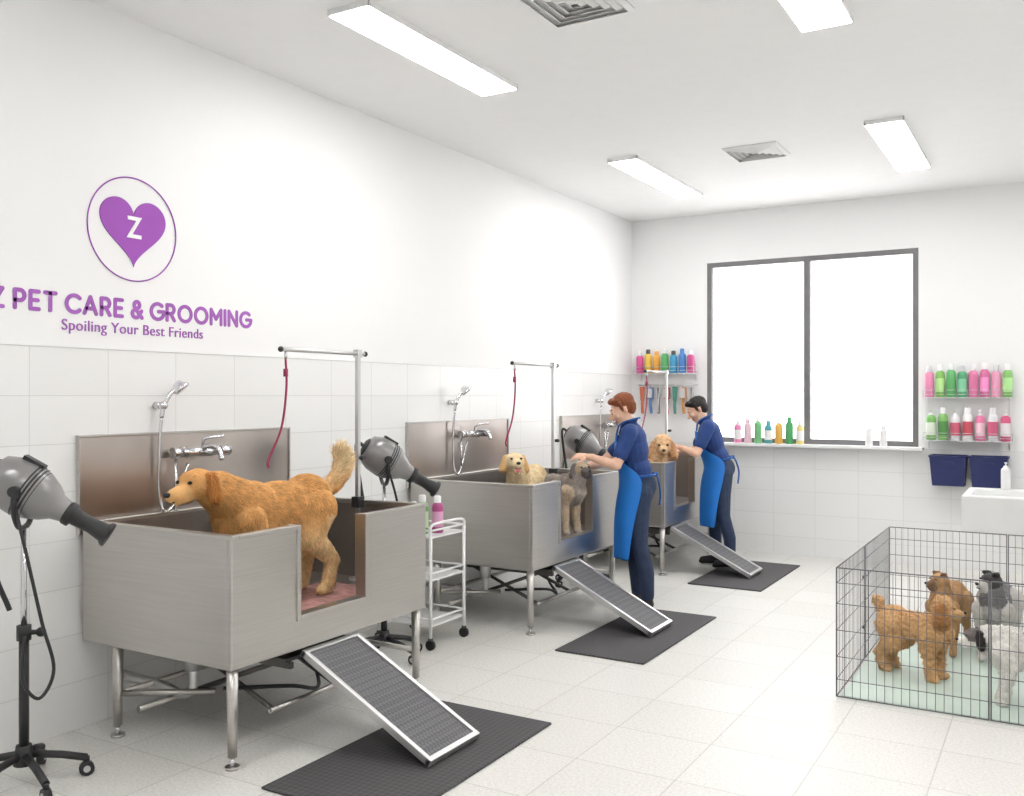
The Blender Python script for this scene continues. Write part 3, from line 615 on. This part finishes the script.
def dog(name,loc,head_deg,s,colf,head,coat,pose='stand',tail=None,fat=1.0,legk=1.0):
    e=empty(name,loc,math.radians(head_deg)); o=Org(); b=MB(); K=lambda *p:tuple(q*s for q in p)
    def ch(pts,l): o.chain([(p[0]*s,p[1]*s,p[2]*s,p[3]*s*legk) for p in pts],l)
    if pose=='stand':
        o.ell(K(.15,0,.43),K(.17,.115*fat,.155*fat),'chest'); o.ell(K(-.04,0,.45),K(.2,.108*fat,.12*fat),'body'); o.ell(K(-.22,0,.465),K(.14,.11*fat,.125*fat),'body')
        for g in(1,-1):
            ch([(.2,g*.075,.42,.07),(.15,g*.085,.31,.05),(.17,g*.085,.14,.031),(.18,g*.085,.045,.03)],'leg'); o.ell(K(.2,g*.085,.028),K(.05,.034,.028),'paw')
            ch([(-.22,g*.07,.43,.095),(-.17,g*.085,.30,.062),(-.31,g*.09,.17,.034),(-.28,g*.09,.045,.029)],'leg'); o.ell(K(-.255,g*.09,.028),K(.05,.034,.028),'paw')
        nb=V((.22,0,.50))
        tail=tail or [(-.33,0,.5,.03),(-.42,0,.45,.028),(-.48,0,.36,.018)]
    else:
        o.ell(K(-.14,0,.16),K(.15,.14*fat,.15),'body'); o.ell(K(-.04,0,.27),K(.13,.12*fat,.15),'body'); o.ell(K(.05,0,.37),K(.125,.11*fat,.15),'chest')
        for g in(1,-1):
            ch([(.1,g*.075,.36,.065),(.1,g*.08,.24,.045),(.13,g*.08,.1,.031),(.14,g*.08,.045,.03)],'leg'); o.ell(K(.16,g*.08,.028),K(.05,.034,.028),'paw')
            ch([(-.15,g*.1,.16,.1),(-.0,g*.13,.2,.065),(-.1,g*.14,.06,.04),(.02,g*.14,.035,.032)],'leg'); o.ell(K(.05,g*.14,.028),K(.05,.034,.028),'paw')
        nb=V((.08,0,.45)); tail=tail or [(-.26,0,.08,.03),(-.36,.05,.05,.028)]
    o.chain([tuple(q*s for q in p) for p in tail],'tail')
    Hp=V(head['p']); mid_=(nb+Hp)/2+V((.0,0,.01)); o.chain([(*(nb*s),.1*s*head.get('nk',1)),(*(mid_*s),.078*s*head.get('nk',1)),(*((Hp+V((-.03,0,-.01)))*s),.068*s)],'neck')
    kw={k:v for k,v in head.items() if k in('ear','muz','top','snout','beard','mouth')}
    dog_head(o,b,Hp*s,math.radians(head.get('yaw',0)),math.radians(head.get('pitch',0)),s*head.get('s',1),**kw)
    body=o.build('body',.009*max(s,.6),coat.get('sm',7),e)
    lump=coat.get('lump',0)
    if lump:
        me=body.data; co=mco(me); nr=np.empty(len(co)*3); me.vertices.foreach_get('normal',nr); nr=nr.reshape(-1,3)
        lab=o.label(co); am=np.where(lab=='muz',.25,1.0)
        dv=np.array([noise.noise(V(c)*coat.get('ls',45)) for c in co]); me.vertices.foreach_set('co',(co+nr*(dv*lump*am+lump*.4*am)[:,None]).ravel())
    cf=lambda P,lab:colf(P/s,lab)
    setcol(body,o,cf); body.data.materials.clear(); body.data.materials.append(M_fur)
    Ld=coat['len']
    def lenf(P,lab):
        L=np.full(len(P),Ld*1.0)
        for k,v in {'muz':.25,'paw':.3,'head':.4,'leg':.7,'tail':1.6,'ear':.8,'chest':1.1,**coat.get('mul',{})}.items(): L[lab==k]*=v
        if 'lf' in coat: L=L*coat['lf'](P/s,lab)
        return L
    def flow(P,lab):
        F=np.tile(np.array(coat.get('flow',(-1,0,-.7))),(len(P),1)).astype(float); F[lab=='leg']=(-.4,0,-1); F[lab=='ear']=(-.1,0,-1); F[lab=='muz']=(-1,0,-.5)
        F[lab=='tail']=coat.get('tflow',(-.6,0,-.6)); return F
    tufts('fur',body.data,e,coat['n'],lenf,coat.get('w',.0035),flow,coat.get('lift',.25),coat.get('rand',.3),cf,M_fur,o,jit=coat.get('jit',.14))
    b.finish('eyes_and_nose',e)
    return e
def C3(r,g,b): return np.array(S(r,g,b)[:3])
def mixc(a,b,t): t=np.clip(t,0,1)[:,None]; return a*(1-t)+b*t
def gold(P,lab):
    c=mixc(C3(222,166,104),C3(238,200,148),(.42-P[:,2])/.15); t=(lab=='tail'); c[t]=mixc(C3(226,172,110),C3(244,216,170),(P[t,2]-.5)/.12)
    hl=(P[:,0]<-.2)&(P[:,2]<.42); c[hl]=C3(236,200,148); c[lab=='ear']=C3(200,132,70); c[lab=='muz']=C3(226,176,116); return c
def solid(a,b=None,noi=0):
    def f(P,lab):
        c=np.tile(C3(*a),(len(P),1))
        if b is not None:
            c[lab=='ear']=C3(*b)
        return c
    return f
dog('golden_retriever',(-3.42,3.42,.563),-94,1.05,gold,dict(p=(.42,0,.60),pitch=-8,yaw=6,nk=1.15),dict(n=52000,len=.044,w=.0018,lift=.1,rand=.2,jit=.16,sm=12,mul=dict(tail=1.5),lf=lambda P,l:1+.6*((P[:,2]<.4)&(l!='leg')),tflow=(-.7,0,.35)),
    tail=[(-.30,0,.50,.05),(-.38,0,.52,.042),(-.45,0,.575,.042),(-.475,0,.64,.045),(-.455,0,.70,.03)],fat=1.05,legk=1.12)
dog('cream_dog',(-3.42,6.02,.563),-78,.86,solid((238,214,172),(222,180,124)),dict(p=(.33,0,.66),pitch=4,yaw=28,s=1.12,ear='drop',nk=1.1,mouth=1),dict(n=16000,len=.024,w=.002,lift=.15,rand=.25),fat=1.1)
def greyt(P,lab):
    c=np.tile(C3(168,158,150),(len(P),1)); c[lab=='head']=C3(186,164,140); c[lab=='leg']=C3(196,176,152); c[lab=='muz']=C3(96,90,90); c[lab=='ear']=C3(120,112,110); return c
dog('terrier',(-3.27,6.22,.563),-12,.78,greyt,dict(p=(.30,0,.64),pitch=0,yaw=-25,ear='drop',beard=1,nk=1.0),dict(n=12000,len=.035,w=.0022,lift=.18,rand=.3),fat=1.0,legk=1.15)
dog('apricot_poodle',(-3.42,8.24,.563),-20,.92,solid((222,182,140),(206,158,116)),dict(p=(.28,0,.62),pitch=-5,yaw=-45,s=1.15,ear='poodle',top=1.0),dict(n=9000,len=.018,w=.003,lift=.35,rand=.7,lump=.008))
# pen dogs
dog('tan_poodle',(-.70,5.72,.012),-22,.62,solid((214,172,124),(178,128,80)),dict(p=(.25,0,.65),pitch=0,yaw=28,s=1.14,ear='poodle',top=.9,snout=.024,muz=.85,nk=.95),dict(n=30000,len=.011,w=.0017,lift=.4,rand=1,lump=.012,ls=60,mul=dict(head=.9,leg=1.0,ear=1.4,tail=1.2)),tail=[(-.31,0,.5,.03),(-.37,0,.56,.025),(-.39,0,.62,.045)],fat=1.05,legk=1.35)
def brn(P,lab):
    c=np.tile(C3(186,146,104),(len(P),1)); c[lab=='ear']=C3(120,86,60); c[lab=='muz']=C3(130,100,76); return c
dog('brown_terrier',(-.60,6.38,.012),262,.70,brn,dict(p=(.26,0,.66),pitch=0,yaw=-42,ear='fold',beard=1,muz=.7,snout=.026),dict(n=14000,len=.02,w=.0018,lift=.2,rand=.4))
def schn(P,lab):
    c=np.tile(C3(130,128,130),(len(P),1)); c[lab=='head']=C3(76,72,74); c[lab=='ear']=C3(50,48,50); c[lab=='leg']=C3(206,202,198); c[lab=='paw']=C3(206,202,198); c[lab=='muz']=C3(196,192,188); c[lab=='chest']=C3(180,176,174); return c
dog('schnauzer',(-.33,6.36,.012),266,.75,schn,dict(p=(.27,0,.66),pitch=0,yaw=-42,ear='fold',beard=1,muz=.7,snout=.026),dict(n=18000,len=.022,w=.0018,lift=.18,rand=.4),legk=1.2,fat=.95)
def wht(P,lab):
    c=np.tile(C3(238,234,228),(len(P),1)); c[lab=='ear']=C3(60,56,56); h=(lab=='head')&(P[:,2]>.47); c[h]=C3(120,112,108); sp=(lab=='body')&(np.sin(P[:,0]*14+1)*np.cos(P[:,1]*20)>.8); c[sp]=C3(170,164,160); return c
dog('white_terrier',(-.13,5.44,.012),184,.66,wht,dict(p=(.37,0,.50),pitch=-8,yaw=6,ear='drop',beard=1,muz=.75,snout=.027),dict(n=34000,len=.022,w=.0016,lift=.2,rand=.5,lump=.007),fat=1.08,legk=1.3)
def tanb(P,lab): return np.tile(C3(166,120,80),(len(P),1))
dog('brown_poodle',(.16,6.05,.012),170,.70,tanb,dict(p=(.3,0,.64),pitch=0,ear='poodle',top=1,muz=.8),dict(n=9000,len=.016,w=.0025,lift=.45,rand=1,lump=.012),legk=1.2)

# ---------------------------------------------------------------- people
M_skin=mat('skin',S(232,188,162),.5,0,bump=.05,bscale=200,var=.05,vscale=20)
M_shirt=mat('polo_navy',S(32,62,122),.8,0,bump=.25,bscale=22,var=.08,vscale=12)
M_jean=mat('denim',S(48,62,88),.85,0,bump=.3,bscale=25,var=.15,vscale=18)
M_shoe=mat('shoe_black',S(42,42,46),.5,0,var=.05); M_apron=mat('apron_blue',S(22,118,208),.55,0,bump=.15,bscale=14,var=.06,vscale=6)
M_lip=mat('lips',S(204,132,122),.4); M_eyew=mat('eye_white',S(240,238,235),.2); M_strap=mat('apron_strap',S(16,84,160),.6)
def hand(parent,name,wr,F,N,side,curl=.45,s=1.0):
    F=V(F).normalized(); N=V(N); N=(N-F*N.dot(F)).normalized(); Sd=F.cross(N)*side; wr=V(wr); o=Org()
    R=Matrix((Sd,F,N)).transposed()
    o.cap(wr-F*.03,wr+F*.015,.026*s,.024*s); o.ell(wr+F*.05*s,(.038*s,.048*s,.016*s),'b',R); o.cap(wr+F*.02*s,wr+F*.05*s+Sd*.015*s,.02*s,.018*s)
    for off,ln,k in((.029,.070,0),(.0098,.079,1),(-.0098,.073,2),(-.028,.058,3)):
        p=wr+F*.085*s+Sd*off*s; a=curl*.4; d0=(F+Sd*off*3).normalized(); r=.0088*s
        o.cap(wr+F*.05*s+Sd*off*.8*s,p,.012*s,r)
        for j,fr in enumerate((.45,.32,.23)):
            d=d0*math.cos(a)+N*math.sin(a); q=p+d*ln*fr*s; o.cap(p,q,r,r*.92); p=q; r*=.92; a+=curl
    p=wr+F*.028*s+Sd*.028*s; d=(F*.62+Sd*.7+N*.3).normalized(); q=p+d*.04*s; o.cap(p,q,.0125*s,.0105*s); d2=(F*.85+Sd*.3+N*.4).normalized(); o.cap(q,q+d2*.032*s,.0105*s,.0085*s)
    ob=o.build(name,.0032,2,parent); ob.data.materials.clear(); ob.data.materials.append(M_skin)
def person(name,loc,rz,lean,headpitch,headyaw,elb,wri,haircol,hn,handN,hs=1.0,stance=0.0,hcurl=.5):
    e=empty(name,loc,math.radians(rz)); o=Org(); P0=V((0,0,.90)); RL=Matrix.Rotation(-math.radians(lean),3,'X')
    U=lambda p:P0+RL@(V(p)-P0)
    for i,g in enumerate((-1,1)):
        st=stance*g
        o.chain([(g*.085,-.005,.88,.1),(g*.09,.02+st*.4,.68,.08),(g*.092,.02+st*.6,.48,.062),(g*.095,-.01+st,.28,.058),(g*.095,-.02+st,.11,.048)],'jean')
        o.cap((g*.097,-.025+st,.05),(g*.105,.11+st,.035),.042,.033,'shoe'); o.cap((g*.097,-.03+st,.022),(g*.106,.13+st,.02),.02,.02,'shoe')
        o.cap((g*.095,-.02+st,.1),(g*.096,-.02+st,.06),.04,.04,'shoe')
    o.ell((0,-.01,.92),(.16,.118,.11),'jean')
    o.ell(U((0,.0,1.03)),(.155,.112,.14),'shirt',RL); o.ell(U((0,.01,1.2)),(.17,.118,.17),'shirt',RL); o.ell(U((0,.0,1.28)),(.165,.105,.11),'shirt',RL)
    sh=[U((g*.16,.0,1.335)) for g in(-1,1)]
    o.cap(sh[0],sh[1],.062,.062,'shirt')
    nk0=U((0,.0,1.36)); o.cap(nk0,U((0,.012,1.40)),.062,.055,'shirt')
    hc=U((0,.045,1.515)); o.cap(U((0,.005,1.38)),hc+V((0,-.01,-.03)),.053,.05,'skin')
    for k in range(14):
        a=2*math.pi*k/14; a2=2*math.pi*(k+1)/14; f=lambda t:U((.063*math.cos(t),.01+.06*math.sin(t),1.405-.018*math.sin(t))); o.cap(f(a),f(a2),.012,.012,'shirt')
    for i,g in enumerate((-1,1)):
        E=V(elb[i]); W=V(wri[i]); s_=sh[i]+V((g*.02,0,-.01)); md=s_+(E-s_)*.62
        o.cap(s_,md,.062,.056,'shirt'); o.cap(md,md+(E-s_).normalized()*.01,.057,.057,'shirt'); o.cap(md,E,.043,.037,'skin'); o.cap(E,E+(W-E)*.35,.038,.038,'skin'); o.cap(E+(W-E)*.35,W,.038,.025,'skin')
    # head
    RH=Matrix.Rotation(math.radians(headyaw),3,'Z')@Matrix.Rotation(-math.radians(headpitch),3,'X'); T=lambda x,y,z:hc+RH@V((x,y,z))
    h=Org()
    h.cap(hc+V((0,-.02,-.09)),hc+V((0,-.012,-.03)),.05,.05,'skin')
    h.ell(T(0,-.012,.03),(.073,.09,.082),'skin',RH); h.ell(T(0,.025,-.025),(.06,.068,.085),'skin',RH); h.cap(T(0,.06,-.09),T(0,.035,-.07),.024,.045,'skin')
    h.cap(T(0,.092,.005),T(0,.112,-.032),.009,.014,'skin'); h.ell(T(0,.098,-.036),(.019,.014,.01),'skin',RH)
    h.cap(T(-.03,.082,.022),T(.03,.082,.022),.013,.013,'skin')
    for g in(-1,1):
        h.ell(T(g*.071,-.01,-.013),(.010,.017,.027),'skin',RH@Matrix.Rotation(g*.35,3,'Z')); h.ell(T(g*.034,.065,-.03),(.024,.024,.028),'skin',RH)
        h.cap(T(g*.015,.093,.028),T(g*.045,.079,.03),.0055,.004,'brow')
    h.cap(T(-.02,.083,-.062),T(.02,.083,-.062),.008,.008,'lip'); h.cap(T(-.016,.082,-.072),T(.016,.082,-.072),.0085,.0085,'lip')
    h.ell(T(0,-.02,.046),(.079,.092,.074),'hair',RH); h.ell(T(0,-.05,.01),(.073,.058,.078),'hair',RH); h.ell(T(0,.045,.083),(.055,.036,.026),'hair',RH)
    for g in(-1,1): h.cap(T(g*.066,.01,.05),T(g*.07,.008,.0),.018,.01,'hair')
    def fin(ob,org,mm):
        me=ob.data; me.materials.clear(); ks=list(mm)
        for k in ks: me.materials.append(mm[k])
        ce=np.empty(len(me.polygons)*3); me.polygons.foreach_get('center',ce); lab=org.label(ce.reshape(-1,3)); me.polygons.foreach_set('material_index',[ks.index(l) for l in lab])
    bo=o.build('body',.0055,9,e); fin(bo,o,dict(skin=M_skin,shirt=M_shirt,jean=M_jean,shoe=M_shoe))
    hm=mat(name+'_hair',S(*haircol),.55,0,bump=.4,bscale=90,var=.2,vscale=60)
    ho=h.build('head',.004,3,e); fin(ho,h,dict(skin=M_skin,hair=hm,lip=M_lip,brow=hm))
    hcol=C3(*haircol)
    tufts('hair',ho.data,e,hn,lambda P,l:np.where((l=='hair'),.018,0.),.0018,lambda P,l:(P-np.array(T(0,-.05,.14)))*np.array([1,1,1])*6,.12,.2,lambda P,l:np.tile(hcol,(len(P),1)),M_fur,h,jit=.2)
    b=MB()
    for g in(-1,1): b.ell(T(g*.03,.0775,-.002),.0115,M_eyew); b.ell(T(g*.031,.0865,-.003),.005,M_eye); b.ell(T(g*.03,.0785,.005),(.0145,.0125,.0085),M_skin,RH); b.ell(T(g*.03,.077,-.012),(.014,.0115,.006),M_skin,RH)
    b.finish('eyes',e)
    # hands
    for i,(g,nm) in enumerate(((-1,'hand_left'),(1,'hand_right'))):
        E=V(elb[i]); W=V(wri[i]); hand(e,nm,W,(W-E).normalized()+V(handN[i])*.3,handN[i],-g,hcurl)
    # apron
    rows=[(1.325,.55,.15,.128,.0),(1.27,.62,.165,.138,.005),(1.18,.75,.178,.145,.01),(1.10,1.1,.178,.142,.005),(1.03,1.75,.178,.14,.0),(.96,1.95,.182,.145,0),(.86,1.85,.195,.155,.005),(.74,1.7,.2,.165,.015),(.6,1.55,.205,.165,.02),(.48,1.45,.205,.165,.02),(.38,1.4,.21,.165,.02)]
    n=24; vs=[];fs=[]
    for j,(z,A,rx,ry,cyy) in enumerate(rows):
        for k in range(n+1):
            a=-A+2*A*k/n; wv=(1+.05*math.sin(a*7+j*.4)*max(0,(.95-z))*1.6); p=V((rx*math.sin(a)*wv,cyy+ry*math.cos(a)*wv+.0,z)); p=U(p) if z>.9 else p
            if z<=.9: p=p+V((0,.02*math.sin(math.radians(lean))*3,0))
            vs.append(p)
    for j in range(len(rows)-1):
        for k in range(n): fs.append((j*(n+1)+k,j*(n+1)+k+1,(j+1)*(n+1)+k+1,(j+1)*(n+1)+k))
    b=MB(); b.add(vs,fs,M_apron,True)
    ao=b.finish('apron',e); so=ao.modifiers.new('s','SOLIDIFY'); so.thickness=.004; ss=ao.modifiers.new('ss','SUBSURF'); ss.levels=1; ss.render_levels=1
    b=MB(); tl=U((-.085,.11,1.325)); trr=U((.085,.11,1.325))
    b.tube(cr([tl,U((-.08,.07,1.40)),U((-.062,-.02,1.425)),U((0,-.075,1.43)),U((.062,-.02,1.425)),U((.08,.07,1.40)),trr]),.007,M_strap,6)
    b.tube(cr([U((-.17,-.03,1.0)),U((-.1,-.115,.995)),U((0,-.13,.99)),U((.1,-.115,.995)),U((.17,-.03,1.0))]),.01,M_strap,6)
    b.tube(cr([U((0,-.135,.99)),U((-.04,-.15,.96)),U((-.03,-.15,.85)),(-.03,-.15,.78)]),.008,M_strap,6); b.ell(U((0,-.138,.99)),.018,M_strap)
    b.finish('apron_straps',e)
    return e
person('groomer',(-2.74,6.56,0),106,8,26,12,[(-.27,.14,1.09),(.16,.30,1.09)],[(-.255,.345,1.15),(-.05,.48,1.03)],(140,76,44),3500,[(.5,.1,-.8),(-.5,.1,-.8)],stance=.05)
person('groomer',(-2.75,8.56,0),110,17,30,5,[(-.26,.23,1.07),(.23,.25,1.06)],[(-.17,.38,1.12),(.02,.41,1.07)],(34,28,28),3000,[(.6,.1,-.7),(-.6,.1,-.7)],stance=.06)

# ---------------------------------------------------------------- camera
cam=bpy.data.cameras.new('camera'); co_=bpy.data.objects.new('camera',cam); sc.collection.objects.link(co_); sc.camera=co_
co_.location=(0,0,1.6); co_.rotation_euler=(math.radians(90),0,math.radians(30.5)); cam.sensor_width=36; cam.lens=36*930/1024; cam.shift_y=-2/1024; cam.clip_start=.05
